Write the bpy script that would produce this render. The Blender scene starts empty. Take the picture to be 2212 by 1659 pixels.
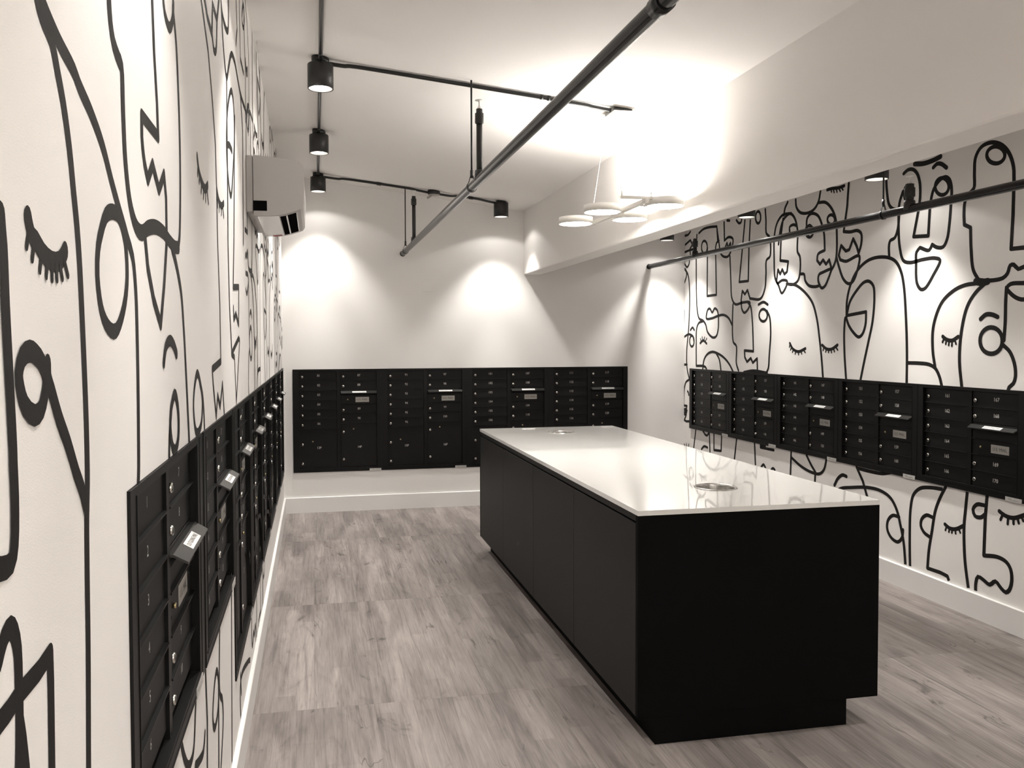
import bpy, bmesh, math, random
from mathutils import Vector, Matrix
scene = bpy.context.scene
COL = scene.collection
random.seed(4)

# ------------------------------------------------------------------ camera
F_PX, PPX, PPY = 1836.0, 1058.25, 797.95
YAW, PITCH, ROLL = 0.203299, -0.031998, -0.003403
CAM = Vector((0.28585, 0.0, 1.56334))
cd = bpy.data.cameras.new('camera')
cd.sensor_fit = 'HORIZONTAL'
cd.sensor_width = 36.0
cd.lens = F_PX * 36.0 / 2212.0
cd.shift_x = (1106.0 - PPX) / 2212.0
cd.shift_y = (PPY - 829.5) / 2212.0
cd.clip_start = 0.02
cam = bpy.data.objects.new('camera', cd)
COL.objects.link(cam)
fw = Vector((math.sin(YAW) * math.cos(PITCH), math.cos(YAW) * math.cos(PITCH), math.sin(PITCH)))
rt = Vector((math.cos(YAW), -math.sin(YAW), 0.0))
up = rt.cross(fw)
r2 = math.cos(ROLL) * rt + math.sin(ROLL) * up
u2 = -math.sin(ROLL) * rt + math.cos(ROLL) * up
cam.matrix_world = Matrix(((r2.x, u2.x, -fw.x, CAM.x), (r2.y, u2.y, -fw.y, CAM.y), (r2.z, u2.z, -fw.z, CAM.z), (0, 0, 0, 1)))
scene.camera = cam

# ------------------------------------------------------------------ world and exposure
world = bpy.data.worlds.new('world')
world.use_nodes = True
scene.world = world
world.node_tree.nodes['Background'].inputs[0].default_value = (1.0, 0.93, 0.85, 1)
world.node_tree.nodes['Background'].inputs[1].default_value = 0.02
scene.view_settings.view_transform = 'Standard'
scene.view_settings.look = 'None'
scene.view_settings.exposure = 0.44
scene.view_settings.gamma = 1.0
scene.view_settings.use_curve_mapping = False

# one spotlight: (name, watts, cone in degrees, softness of its edge)
BEAMS = (('core_beam', 90.0, 42, 1.0), ('beam', 60.0, 87, 0.66), ('spill', 3.2, 136, 0.10))
PEND_E = 52.0        # emission of a pendant diffuser
LAMP_COL = (1.0, 0.962, 0.915)
PEND_COL = (1.0, 0.96, 0.90)

# ------------------------------------------------------------------ room numbers (metres)
D = 7.968            # back wall
W = 3.923            # right wall
YN = -2.4            # wall behind the camera
HL, HS, SX0, SX1, SZ = 3.092, 2.817, 2.264, 2.424, 2.212
HR0, HR1 = 2.820, 2.680
def ceil_z(x):
    if x <= SX0: return HL + (HS - HL) * x / SX0
    return HR0 + (HR1 - HR0) * (x - SX1) / (W - SX1)

# ------------------------------------------------------------------ materials
def new_mat(name):
    m = bpy.data.materials.new(name); m.use_nodes = True
    nt = m.node_tree
    return m, nt, nt.nodes['Principled BSDF']
def plain(name, col, rough=0.5, metal=0.0, noise=0.0, nscale=40.0, bump=0.0, bscale=200.0, spec=0.5, coat=0.0):
    m, nt, b = new_mat(name)
    b.inputs['Base Color'].default_value = (*col, 1)
    b.inputs['Roughness'].default_value = rough
    b.inputs['Metallic'].default_value = metal
    b.inputs['Specular IOR Level'].default_value = spec
    b.inputs['Coat Weight'].default_value = coat
    tc = nt.nodes.new('ShaderNodeTexCoord')
    if noise > 0:
        n = nt.nodes.new('ShaderNodeTexNoise'); n.inputs['Scale'].default_value = nscale; n.inputs['Detail'].default_value = 4
        nt.links.new(tc.outputs['Object'], n.inputs['Vector'])
        mx = nt.nodes.new('ShaderNodeMix'); mx.data_type = 'RGBA'
        mx.inputs[6].default_value = (*[c * (1 - noise) for c in col], 1)
        mx.inputs[7].default_value = (*[min(1, c * (1 + noise)) for c in col], 1)
        nt.links.new(n.outputs['Fac'], mx.inputs[0]); nt.links.new(mx.outputs[2], b.inputs['Base Color'])
    if bump > 0:
        n2 = nt.nodes.new('ShaderNodeTexNoise'); n2.inputs['Scale'].default_value = bscale; n2.inputs['Detail'].default_value = 3
        nt.links.new(tc.outputs['Object'], n2.inputs['Vector'])
        bp = nt.nodes.new('ShaderNodeBump'); bp.inputs['Strength'].default_value = bump; bp.inputs['Distance'].default_value = 0.002
        nt.links.new(n2.outputs['Fac'], bp.inputs['Height']); nt.links.new(bp.outputs['Normal'], b.inputs['Normal'])
    return m
def emit(name, col, strength):
    m, nt, b = new_mat(name)
    b.inputs['Base Color'].default_value = (0.8, 0.8, 0.8, 1)
    b.inputs['Emission Color'].default_value = (*col, 1)
    b.inputs['Emission Strength'].default_value = strength
    return m
M = {}
M['paint'] = plain('white_wall_paint', (0.80, 0.782, 0.76), 0.62, noise=0.015, nscale=3, bump=0.08, bscale=260)
M['ceiling'] = plain('white_ceiling_paint', (0.775, 0.75, 0.725), 0.75, noise=0.015, nscale=3, bump=0.06, bscale=200)
M['paper'] = plain('mural_wallpaper_ground', (0.82, 0.795, 0.77), 0.55, noise=0.015, nscale=8, bump=0.12, bscale=420)
M['ink'] = plain('mural_wallpaper_ink', (0.011, 0.010, 0.0095), 0.62, bump=0.12, bscale=420, spec=0.2)
M['trim'] = plain('white_satin_trim', (0.78, 0.77, 0.75), 0.38, noise=0.01, nscale=6)
M['box'] = plain('black_powder_coat', (0.0048, 0.0045, 0.0043), 0.42, noise=0.15, nscale=60, bump=0.10, bscale=900, spec=0.22)
M['boxdoor'] = plain('black_powder_coat_door', (0.0055, 0.0052, 0.0049), 0.46, noise=0.15, nscale=60, bump=0.12, bscale=900, spec=0.22)
M['gap'] = plain('black_gap', (0.003, 0.003, 0.003), 0.8)
M['hood'] = plain('charcoal_hood', (0.022, 0.0215, 0.020), 0.34, noise=0.1, nscale=50)
M['chrome'] = plain('chrome_lock', (0.62, 0.60, 0.56), 0.22, 1.0, noise=0.05)
M['brass'] = plain('brass_lock', (0.62, 0.52, 0.30), 0.28, 1.0, noise=0.05)
M['steel'] = plain('brushed_steel', (0.56, 0.55, 0.53), 0.24, 1.0, noise=0.06, nscale=25)
M['plate'] = plain('grey_metal_plate', (0.40, 0.385, 0.36), 0.42, 0.35, noise=0.05, nscale=30)
M['sticker'] = plain('white_sticker', (0.80, 0.79, 0.77), 0.45, noise=0.01)
M['lettering'] = plain('light_lettering', (0.66, 0.65, 0.62), 0.5, noise=0.02)
M['blacktext'] = plain('black_lettering', (0.015, 0.015, 0.015), 0.5, noise=0.05)
M['clear'] = plain('silver_rating_label', (0.56, 0.55, 0.53), 0.30, 0.3, noise=0.18, nscale=90)
M['island'] = plain('charcoal_laminate', (0.0115, 0.0108, 0.0102), 0.52, noise=0.10, nscale=30, bump=0.05, bscale=600, spec=0.22)
M['islandend'] = plain('shaded_laminate_end', (0.0022, 0.0022, 0.0022), 0.70, noise=0.10, nscale=30, spec=0.08)  # same charcoal laminate, shade of the unlit end put into the colour
M['quartz'] = plain('white_polished_quartz', (0.77, 0.76, 0.735), 0.028, noise=0.008, nscale=14, spec=0.5)
M['blackmetal'] = plain('black_painted_metal', (0.011, 0.011, 0.011), 0.42, noise=0.1, nscale=60)
M['pipe'] = plain('black_steel_pipe', (0.020, 0.020, 0.020), 0.26, 0.55, noise=0.25, nscale=14)
M['conduit'] = plain('black_conduit', (0.014, 0.014, 0.014), 0.34, 0.2, noise=0.2, nscale=30)
M['white_metal'] = plain('white_painted_metal', (0.74, 0.72, 0.68), 0.4, noise=0.01)
M['ac'] = plain('white_plastic_shell', (0.44, 0.425, 0.41), 0.42, noise=0.01, nscale=9)
M['acwhite'] = plain('white_glossy_plastic', (0.72, 0.71, 0.69), 0.22, noise=0.01, nscale=9)
M['acdark'] = plain('dark_glossy_outlet', (0.006, 0.006, 0.006), 0.6, noise=0.05, spec=0.0)
M['red'] = plain('red_label', (0.30, 0.025, 0.02), 0.5, noise=0.05)
M['glass'] = plain('frosted_bulb_glass', (0.80, 0.79, 0.76), 0.2, noise=0.01)
M['lens'] = emit('lit_spot_lens', (1.0, 0.95, 0.88), 7.0)
M['reflector'] = plain('white_reflector', (0.75, 0.73, 0.70), 0.3, noise=0.01)
M['diffuser'] = emit('lit_pendant_diffuser', PEND_COL, PEND_E)

def plank_material():
    m, nt, b = new_mat('grey_oak_vinyl_plank')
    N = nt.nodes.new; L = nt.links.new
    geo = N('ShaderNodeNewGeometry'); oi = N('ShaderNodeObjectInfo')
    sep = N('ShaderNodeSeparateXYZ'); L(geo.outputs['Position'], sep.inputs[0])
    rnd = N('ShaderNodeMath'); rnd.operation = 'MULTIPLY'; rnd.inputs[1].default_value = 37.0; L(oi.outputs['Random'], rnd.inputs[0])
    def comb(sx, sy, addr=True):
        a = N('ShaderNodeMath'); a.operation = 'MULTIPLY'; a.inputs[1].default_value = sx; L(sep.outputs['X'], a.inputs[0])
        c = N('ShaderNodeMath'); c.operation = 'MULTIPLY_ADD'; c.inputs[1].default_value = sy; L(sep.outputs['Y'], c.inputs[0])
        if addr: L(rnd.outputs[0], c.inputs[2])
        v = N('ShaderNodeCombineXYZ'); L(a.outputs[0], v.inputs['X']); L(c.outputs[0], v.inputs['Y']); L(rnd.outputs[0], v.inputs['Z'])
        return v
    def noise(v, sc, det, rough=0.55, dist=0.0):
        n = N('ShaderNodeTexNoise'); n.inputs['Scale'].default_value = sc; n.inputs['Detail'].default_value = det
        n.inputs['Roughness'].default_value = rough; n.inputs['Distortion'].default_value = dist
        L(v.outputs[0], n.inputs['Vector']); return n
    def ramp(n, stops, out='Fac'):
        r = N('ShaderNodeValToRGB')
        while len(r.color_ramp.elements) < len(stops): r.color_ramp.elements.new(0.5)
        for e, (p, c) in zip(r.color_ramp.elements, stops): e.position = p; e.color = (c, c, c, 1)
        L(n.outputs[out], r.inputs[0]); return r
    # printed strips inside each plank
    br = N('ShaderNodeTexBrick'); br.offset = 0.37; br.inputs['Scale'].default_value = 1.0
    br.inputs['Mortar Size'].default_value = 0.0; br.inputs['Brick Width'].default_value = 0.62; br.inputs['Row Height'].default_value = 0.0845
    br.inputs['Color1'].default_value = (0.86, 0.86, 0.86, 1); br.inputs['Color2'].default_value = (1.08, 1.08, 1.08, 1)
    vb = N('ShaderNodeCombineXYZ')
    ya = N('ShaderNodeMath'); ya.operation = 'ADD'; L(sep.outputs['Y'], ya.inputs[0]); L(rnd.outputs[0], ya.inputs[1])
    xa = N('ShaderNodeMath'); xa.operation = 'ADD'; xa.inputs[1].default_value = -0.017 + 0.0845 * 12; L(sep.outputs['X'], xa.inputs[0])
    L(ya.outputs[0], vb.inputs['X']); L(xa.outputs[0], vb.inputs['Y']); L(vb.outputs[0], br.inputs['Vector'])
    broad = noise(comb(9, 1.3), 1.0, 3, 0.55, 0.6)
    grain = noise(comb(60, 2.2), 1.0, 5, 0.62, 0.9)
    fine = noise(comb(260, 9), 1.0, 3, 0.6, 0.3)
    knot = noise(comb(7, 2.6), 1.0, 4, 0.6, 1.6)
    c1 = N('ShaderNodeMix'); c1.data_type = 'RGBA'
    c1.inputs[6].default_value = (0.168, 0.145, 0.136, 1); c1.inputs[7].default_value = (0.352, 0.310, 0.290, 1)
    rb = ramp(broad, [(0.25, 0.0), (0.75, 1.0)]); L(rb.outputs[0], c1.inputs[0])
    def mult(prev, src, fac):
        x = N('ShaderNodeMix'); x.data_type = 'RGBA'; x.blend_type = 'MULTIPLY'; x.inputs[0].default_value = fac
        L(prev, x.inputs[6]); L(src, x.inputs[7]); return x.outputs[2]
    o = c1.outputs[2]
    o = mult(o, br.outputs['Color'], 1.0)
    o = mult(o, ramp(grain, [(0.30, 0.58), (0.5, 0.97), (0.75, 1.16)]).outputs[0], 0.85)
    o = mult(o, ramp(fine, [(0.3, 0.80), (0.7, 1.10)]).outputs[0], 0.8)
    o = mult(o, ramp(knot, [(0.26, 0.22), (0.35, 0.86), (0.43, 1.0)]).outputs[0], 0.85)
    # dark cracks running from the knots, only here and there
    ck = ramp(noise(comb(6.5, 1.1), 1.0, 3, 0.55, 1.1), [(0.488, 1.0), (0.500, 0.30), (0.512, 1.0)])
    mk = ramp(noise(comb(5.5, 1.9), 1.0, 2, 0.5, 0.2), [(0.60, 0.0), (0.68, 1.0)])
    x = N('ShaderNodeMix'); x.data_type = 'RGBA'; x.blend_type = 'MULTIPLY'
    L(mk.outputs[0], x.inputs[0]); L(o, x.inputs[6]); L(ck.outputs[0], x.inputs[7]); o = x.outputs[2]
    L(o, b.inputs['Base Color'])
    b.inputs['Roughness'].default_value = 0.46
    b.inputs['Specular IOR Level'].default_value = 0.35
    bp = N('ShaderNodeBump'); bp.inputs['Strength'].default_value = 0.15; bp.inputs['Distance'].default_value = 0.001
    L(grain.outputs['Fac'], bp.inputs['Height']); L(bp.outputs['Normal'], b.inputs['Normal'])
    return m
M['plank'] = plank_material()

# ------------------------------------------------------------------ mesh helpers
class MB:
    def __init__(s): s.v = []; s.f = []; s.mi = []; s.sm = []
    def add(s, vs, fs, mi=0, smooth=False):
        o = len(s.v); s.v += [tuple(v) for v in vs]
        for f in fs: s.f.append(tuple(o + i for i in f)); s.mi.append(mi); s.sm.append(smooth)
        return s
    def box(s, x0, x1, y0, y1, z0, z1, mi=0):
        vs = [(x, y, z) for z in (z0, z1) for y in (y0, y1) for x in (x0, x1)]
        return s.add(vs, [(0, 2, 3, 1), (4, 5, 7, 6), (0, 1, 5, 4), (1, 3, 7, 5), (3, 2, 6, 7), (2, 0, 4, 6)], mi)
    def bbox(s, x0, x1, y0, y1, z0, z1, c=0.001, mi=0):   # box with chamfered edges
        bm = bmesh.new(); bmesh.ops.create_cube(bm, size=1)
        for v in bm.verts:
            v.co = Vector(((x0 + x1) / 2 + v.co.x * (x1 - x0), (y0 + y1) / 2 + v.co.y * (y1 - y0), (z0 + z1) / 2 + v.co.z * (z1 - z0)))
        bmesh.ops.bevel(bm, geom=list(bm.edges), offset=c, segments=1, affect='EDGES')
        bm.verts.index_update()
        s.add([v.co[:] for v in bm.verts], [[v.index for v in f.verts] for f in bm.faces], mi); bm.free(); return s
    def prism(s, poly, axis, a0, a1, mi=0, smooth=False):    # poly in the two other axes (cyclic order after axis)
        n = len(poly); vs = []
        for a in (a0, a1):
            for (p, q) in poly:
                vs.append({'x': (a, p, q), 'y': (p, a, q), 'z': (p, q, a)}[axis])
        fs = [tuple(range(n - 1, -1, -1)), tuple(range(n, 2 * n))]
        fl = [(i, (i + 1) % n, n + (i + 1) % n, n + i) for i in range(n)]
        s.add(vs, fs, mi); o = len(s.v) - 2 * n
        for f in fl: s.f.append(tuple(o + i for i in f)); s.mi.append(mi); s.sm.append(smooth)
        return s
    def lathe(s, prof, c, ax='z', n=32, mi=0, smooth=True, cap=True):   # prof: (radius, height) list
        vs = []
        for r, h in prof:
            for i in range(n):
                a = 2 * math.pi * i / n; p, q = r * math.cos(a), r * math.sin(a)
                vs.append({'z': (c[0] + p, c[1] + q, c[2] + h), 'y': (c[0] + p, c[1] + h, c[2] + q), 'x': (c[0] + h, c[1] + p, c[2] + q)}[ax])
        fs = []
        for k in range(len(prof) - 1):
            for i in range(n):
                j = (i + 1) % n; fs.append((k * n + i, k * n + j, (k + 1) * n + j, (k + 1) * n + i))
        s.add(vs, fs, mi, smooth)
        if cap:
            o = len(s.v) - len(vs)
            for k in (0, len(prof) - 1):
                if prof[k][0] > 1e-6: s.f.append(tuple(o + k * n + i for i in range(n))); s.mi.append(mi); s.sm.append(False)
        return s
    def tube(s, pts, r, n=10, mi=0, cap=True, closed=False):
        P = [Vector(p) for p in pts]; m = len(P); rings = []
        prev = None
        for i in range(m):
            if closed: t = (P[(i + 1) % m] - P[i - 1]).normalized()
            else: t = (P[min(i + 1, m - 1)] - P[max(i - 1, 0)]).normalized()
            if prev is None:
                a = Vector((0, 0, 1)) if abs(t.z) < 0.9 else Vector((1, 0, 0)); nn = t.cross(a).normalized()
            else: nn = (prev - t * prev.dot(t)).normalized()
            prev = nn; bb = t.cross(nn)
            rings.append([P[i] + r * (math.cos(2 * math.pi * k / n) * nn + math.sin(2 * math.pi * k / n) * bb) for k in range(n)])
        vs = [v for rg in rings for v in rg]; fs = []
        for i in range(m if closed else m - 1):
            i2 = (i + 1) % m
            for k in range(n): fs.append((i * n + k, i * n + (k + 1) % n, i2 * n + (k + 1) % n, i2 * n + k))
        s.add(vs, fs, mi, True)
        if cap and not closed:
            o = len(s.v) - len(vs)
            for k in (0, m - 1): s.f.append(tuple(o + k * n + i for i in range(n))); s.mi.append(mi); s.sm.append(False)
        return s
    def mesh(s, name, *mats):
        me = bpy.data.meshes.new(name); me.from_pydata(s.v, [], s.f)
        for m in mats: me.materials.append(m)
        me.polygons.foreach_set('material_index', s.mi); me.polygons.foreach_set('use_smooth', s.sm)
        bm = bmesh.new(); bm.from_mesh(me); bmesh.ops.recalc_face_normals(bm, faces=bm.faces); bm.to_mesh(me); bm.free()
        me.update(); return me
    def build(s, name, mats, parent=None, loc=(0, 0, 0)):
        mats = mats if isinstance(mats, (list, tuple)) else [mats]
        return link(name, s.mesh(name, *mats), parent, loc)
def link(name, data, parent=None, loc=(0, 0, 0)):
    o = bpy.data.objects.new(name, data); COL.objects.link(o); o.location = loc
    if parent is not None: o.parent = parent
    return o
def tag(o, label, cat, group=None):
    o['label'] = label; o['category'] = cat
    if group: o['group'] = group
    return o
def thing(name, loc, label, cat, group=None, rz=0.0):
    o = bpy.data.objects.new(name, None); COL.objects.link(o); o.empty_display_size = 0.1
    o.location = loc; o.rotation_euler = (0, 0, rz)
    return tag(o, label, cat, group)
def struct(o): o['kind'] = 'structure'; return o

_txt = {}
_tc = bpy.data.curves.new('lettering', 'FONT'); _to = bpy.data.objects.new('lettering_source', _tc)
def text_mesh(body, size, mat, sx=1.0):
    """flat lettering standing in the local xz plane, centred, facing -y"""
    key = (body, size, mat.name, sx)
    if key in _txt: return _txt[key]
    _tc.body = body; _tc.size = size; _tc.align_x = 'CENTER'; _tc.align_y = 'CENTER'; _tc.resolution_u = 2; _tc.extrude = 0.0
    me = bpy.data.meshes.new_from_object(_to)
    me.transform(Matrix.Rotation(math.pi / 2, 4, 'X')); me.transform(Matrix.Diagonal((sx, 1, 1, 1)))
    me.materials.clear(); me.materials.append(mat)
    _txt[key] = me; return me
MURAL_RIGHT = (
"s10:7963,2619 7886,2622 7838,2645|"
"p10:7953,2530 7837,2562 7789,2512 7846,2477 7836,2410|"
"s10:7962,2456 7884,2463 7748,2466|"
"s10:7961,2335 7911,2302 7864,2331 7854,2387|"
"s10:8010,2302 7940,2279 7921,2228 7963,2156|"
"p10:7972,1872 7982,1683|"
"s10:7969,2290 7889,2225 7849,2054 7865,1719 7910,1466 7900,1296 7840,1180|"
"s10:7826,1676 7780,1701 7741,1675|"
"c10:7744,1567 7749,1544 7762,1525 7782,1515 7804,1515 7825,1525 7839,1544 7844,1567 7839,1591 7825,1609 7805,1619 7783,1619 7763,1609 7749,1590|"
"s10:7975,1608 7864,1635 7767,1609 7748,1567|"
"p10:7988,1331 7901,1334|"
"s10:7851,1187 7928,1154 7961,1094 7972,1009 7975,920|"
"p10:7975,920 7900,921 7912,891 7985,880 7896,875 7978,846 7906,855|"
"p10:7984,831 7915,832 7958,774 7911,765 7849,771|"
"s10:7888,1068 7869,1057 7859,1033|"
"s10:7690,2603 7704,2473 7702,2292 7696,2045 7679,1880 7637,1788 7546,1761 7491,1720 7455,1655 7349,1601 7274,1613 7238,1675 7232,1792|"
"s10:7232,1792 7256,1848 7311,1869 7359,1833 7404,1869 7450,1863 7481,1784 7368,1779 7249,1797 7133,1803 7036,1771 6972,1709|"
"s10:7646,2606 7555,2631 7430,2634 7275,2621|"
"p10:7275,2621 7257,2487|"
"p10:7463,2447 7465,1992 7278,1993 7297,2429|"
"c10:7467,2452 7473,2427 7489,2408 7513,2399 7541,2402 7565,2416 7583,2439 7589,2466 7583,2491 7566,2510 7542,2519 7515,2515 7490,2501 7473,2479|"
"s10:7297,2429 7277,2470 7230,2484|"
"p10:7133,2640 7124,2474|"
"s10:7124,2474 7044,2495 6965,2468 6974,2409 7002,2374|"
"p10:7130,2383 7076,2447 7053,2402 7012,2440 6995,2381|"
"s10:7205,2373 7155,2337 7058,2324 7005,2359|"
"p10:7275,2613 7237,2484 7205,2373|"
"s10:6417,2646 6405,2554 6398,2449 6345,2408 6337,2255 6393,2226 6399,2109 6414,1998 6478,1920 6658,1927|"
"p10:6658,1927 6703,2002 6746,1968 6791,2000 6811,1927|"
"s10:6811,1927 6798,1845 6756,1810 6686,1841 6658,1891 6775,1900 6921,1892 6981,1951 6998,2080 7009,2201 7020,2323|"
"p10:6754,2603 6796,2360 6847,2081 6689,2079 6681,2362 6661,2590|"
"c10:6490,2591 6493,2570 6505,2555 6521,2547 6540,2550 6557,2562 6569,2581 6573,2603 6569,2624 6558,2639 6541,2646 6522,2644 6506,2632 6494,2613|"
"s10:6905,2627 6859,2594 6820,2597 6811,2625|"
"p10:7078,2648 7030,2640|"
"s10:6958,1889 6966,1731 6948,1558 6892,1521 6890,1371 6852,1309|"
"s10:6687,1892 6643,1854 6616,1738 6603,1608 6595,1479|"
"p10:6595,1479 6746,1484 6740,1426 6701,1387 6637,1420 6603,1381 6532,1419 6525,1308|"
"c10:6373,1776 6379,1754 6397,1737 6423,1728 6452,1729 6478,1740 6497,1758 6504,1780 6497,1802 6479,1819 6453,1828 6424,1827 6398,1816 6380,1798|"
"s10:6516,1870 6434,1887 6366,1863|"
"s10:6379,1812 6336,1758 6318,1633 6337,1453 6351,1342 6383,1302|"
"s14:6753,1292 6593,1310 6372,1299|"
"s10:7546,1758 7644,1739 7689,1682 7695,1550 7692,1327|"
"p10:7692,1327 7552,1331|"
"s10:7552,1331 7487,1317 7465,1293|"
"s10:7555,1290 7524,1388 7453,1444 7355,1466 7262,1456 7129,1419 7021,1360 6945,1291|"
"s10:7279,1459 7211,1395 7177,1290|"
"s10:7609,1547 7544,1573 7471,1544|"
"p6:7587,1560 7602,1591|"
"p6:7558,1572 7566,1607|"
"p6:7529,1570 7515,1604|"
"p6:7500,1562 7472,1592|"
"s10:6209,2337 6185,2442 6144,2517 6046,2556 5981,2514 5937,2410 5935,2248 5904,2212 5895,2121 5922,2032 5997,2002 6087,2014|"
"s10:6029,2556 6157,2559 6237,2503 6272,2412 6274,2235 6256,2070 6204,2009 6156,1944 6104,1979 6075,2030 6150,2046 6225,2027 6233,2055|"
"p10:6233,2055 6214,2135 6180,2096 6151,2132 6118,2091 6081,2108 6065,2186 6182,2205 6170,2413 6144,2531|"
"s10:5947,2448 5997,2464 6049,2451 6046,2411|"
"s10:6132,2555 6118,2607 6079,2651|"
"s10:5966,2651 5956,2595 5904,2545 5801,2525 5717,2541 5664,2586 5639,2657|"
"s10:5663,2580 5574,2567 5501,2512 5451,2432 5435,2322 5440,2154 5470,2097 5498,2072|"
"s10:5787,2343 5815,2433 5805,2489 5752,2513 5668,2485 5616,2412 5589,2341 5579,2223|"
"s10:5579,2223 5664,2201 5674,2158|"
"p10:5674,2158 5637,2126 5599,2155 5561,2120 5524,2148 5494,2084|"
"s10:5494,2084 5587,2067 5649,2050 5657,2007 5613,1951 5571,1964 5530,2016 5494,2074|"
"c10:5728,2377 5732,2359 5745,2346 5765,2340 5787,2343 5807,2353 5821,2370 5826,2390 5821,2408 5808,2421 5788,2427 5766,2424 5747,2413 5733,2396|"
"s10:5822,2415 5777,2430 5728,2399|"
"c10:5459,2427 5463,2413 5475,2403 5493,2399 5513,2402 5532,2411 5544,2424 5549,2440 5545,2454 5532,2464 5514,2468 5494,2465 5476,2456 5464,2442|"
"s10:5902,2076 5839,2067 5830,2026 5782,1982 5693,1966 5635,1972|"
"s10:5555,2654 5503,2654 5422,2645 5353,2647|"
"p6:5513,2654 5501,2630|"
"p6:5483,2651 5470,2621|"
"p6:5448,2648 5436,2618|"
"p6:5418,2645 5398,2617|"
"p6:5387,2644 5367,2621|"
"p10:5302,2654 5318,2495 5354,2329|"
"s10:5354,2329 5281,2317 5196,2315 5157,2287 5158,2218 5184,2161|"
"p10:5184,2161 5207,2212 5246,2266 5288,2196 5327,2190 5382,2235 5409,2169 5390,2135|"
"s10:5390,2135 5325,2119 5178,2140 5201,2038 5247,1972 5294,1961 5353,1997 5414,2104 5439,2166|"
"s10:5313,1728 5311,1835 5278,1939 5210,2033 5110,2093 5004,2113 4872,2099 4802,2065 4753,1996 4726,1903 4704,1710 4691,1497 4690,1295|"
"s10:5313,1734 5277,1833 5199,1911 5126,1958 5072,1962 5026,1928 5014,1854 5029,1697 5069,1562 5113,1424 5151,1296|"
"p10:5313,1740 5099,1759|"
"s10:5099,1759 5103,1676 5135,1610 5175,1590 5241,1627 5289,1675 5323,1729 5337,1646 5333,1491 5310,1289|"
"s10:6087,2014 5954,1993 5815,1922 5724,1841 5670,1726 5633,1575 5605,1426 5586,1290|"
"s10:6032,1547 5990,1504 5912,1483 5817,1507|"
"p6:6029,1544 6038,1517|"
"p6:6007,1519 6021,1495|"
"p6:5980,1500 5994,1477|"
"p6:5947,1489 5956,1464|"
"p6:5912,1483 5909,1459|"
"p6:5877,1488 5865,1466|"
"p6:5842,1498 5819,1477|"
"s10:5600,1534 5547,1507 5485,1505 5414,1535|"
"p6:5579,1520 5587,1495|"
"p6:5547,1506 5555,1484|"
"p6:5520,1503 5522,1482|"
"p6:5489,1504 5484,1480|"
"p6:5461,1512 5448,1487|"
"p6:5434,1521 5410,1499|"
"s13:4641,2653 4566,2640 4479,2642 4420,2651|"
"s11:4478,2599 4447,2615 4411,2606 4370,2576|"
"s10:4740,2613 4702,2629 4655,2622 4617,2589 4593,2527 4589,2444 4602,2363|"
"p10:4602,2363 4643,2207 4514,2196 4503,2368|"
"s10:4503,2368 4496,2408 4473,2470 4420,2516 4379,2524 4344,2500 4327,2439 4330,2371 4341,2245 4358,2158 4389,2116 4441,2119 4481,2140|"
"c10:4350,2463 4355,2443 4370,2428 4392,2422 4417,2426 4440,2440 4456,2460 4462,2483 4457,2504 4441,2519 4419,2524 4394,2520 4372,2506 4356,2486|"
"s10:4481,2140 4505,2109 4586,2133|"
"s10:4586,2133 4616,2107 4618,2043 4608,1917 4573,1877 4537,1881 4466,1958 4413,2039 4454,2056 4555,2058 4676,2050 4735,2069 4769,2153 4784,2305 4777,2433 4746,2502|"
"s10:4907,2607 4901,2540 4875,2439 4825,2402 4773,2400|"
"s10:4779,2358 4790,2274 4818,2221 4862,2207 4873,2175 4869,2098|"
"c10:4648,2475 4652,2453 4664,2436 4681,2429 4700,2432 4718,2445 4730,2466 4735,2490 4731,2512 4719,2528 4702,2535 4683,2532 4665,2519 4653,2498|"
"s10:4187,2398 4156,2419 4154,2504 4147,2588 4108,2636 4042,2647 3970,2621 3915,2566 3882,2487 3876,2405|"
"p10:3876,2405 3879,2227 3888,2050 3805,2048 3743,2046|"
"c10:3940,2557 3946,2539 3963,2527 3987,2523 4015,2529 4041,2543 4059,2563 4066,2584 4060,2603 4042,2615 4017,2619 3989,2613 3964,2598 3947,2579|"
"s10:4187,2398 4221,2354 4228,2287 4224,2224|"
"p10:4224,2224 4177,2201|"
"s10:4177,2201 4170,2078 4152,1962 4112,1902|"
"s10:4112,1902 4045,1893 3939,1900 3909,1923 3892,1963 3869,1965 3838,1939 3803,1948 3767,1934|"
"s10:4442,1403 4464,1510 4460,1652 4395,1787 4298,1854 4207,1880 4106,1884 4051,1890|"
"s10:4227,1302 4247,1453 4234,1619 4192,1758 4132,1832 4063,1879|"
"s17:4131,1895 4093,1885 4045,1889|"
"s10:4382,1588 4354,1571 4306,1564 4259,1586|"
"p6:4372,1576 4383,1555|"
"p6:4351,1569 4357,1544|"
"p6:4329,1564 4333,1537|"
"p6:4306,1563 4308,1533|"
"p6:4286,1570 4275,1544|"
"s11:4092,1683 4053,1707 4005,1704 3972,1691|"
"c11:3937,1562 3943,1531 3964,1506 3995,1492 4030,1492 4063,1505 4086,1531 4094,1563 4087,1595 4065,1620 4033,1634 3998,1633 3967,1619 3945,1594|"
"s10:3766,1863 3801,1863 3890,1863 3912,1844 3880,1808 3835,1783 3796,1777 3759,1793|"
"s10:3915,1847 3919,1769 3920,1660 3927,1564|"
"s10:3934,1540 3885,1501 3852,1433 3846,1370 3859,1334 3887,1312 3894,1287|"
"s10:4683,1425 4573,1425 4492,1419 4441,1398 4405,1349 4385,1294|"
"p10:7694,712 7745,506|"
"s10:7546,711 7487,674 7444,676 7409,716|"
"p10:7406,701 7390,510|"
"p10:7312,710 7310,552 7168,561 7157,719|"
"p10:6876,711 6917,510|"
"p10:6565,702 6549,524|"
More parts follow.
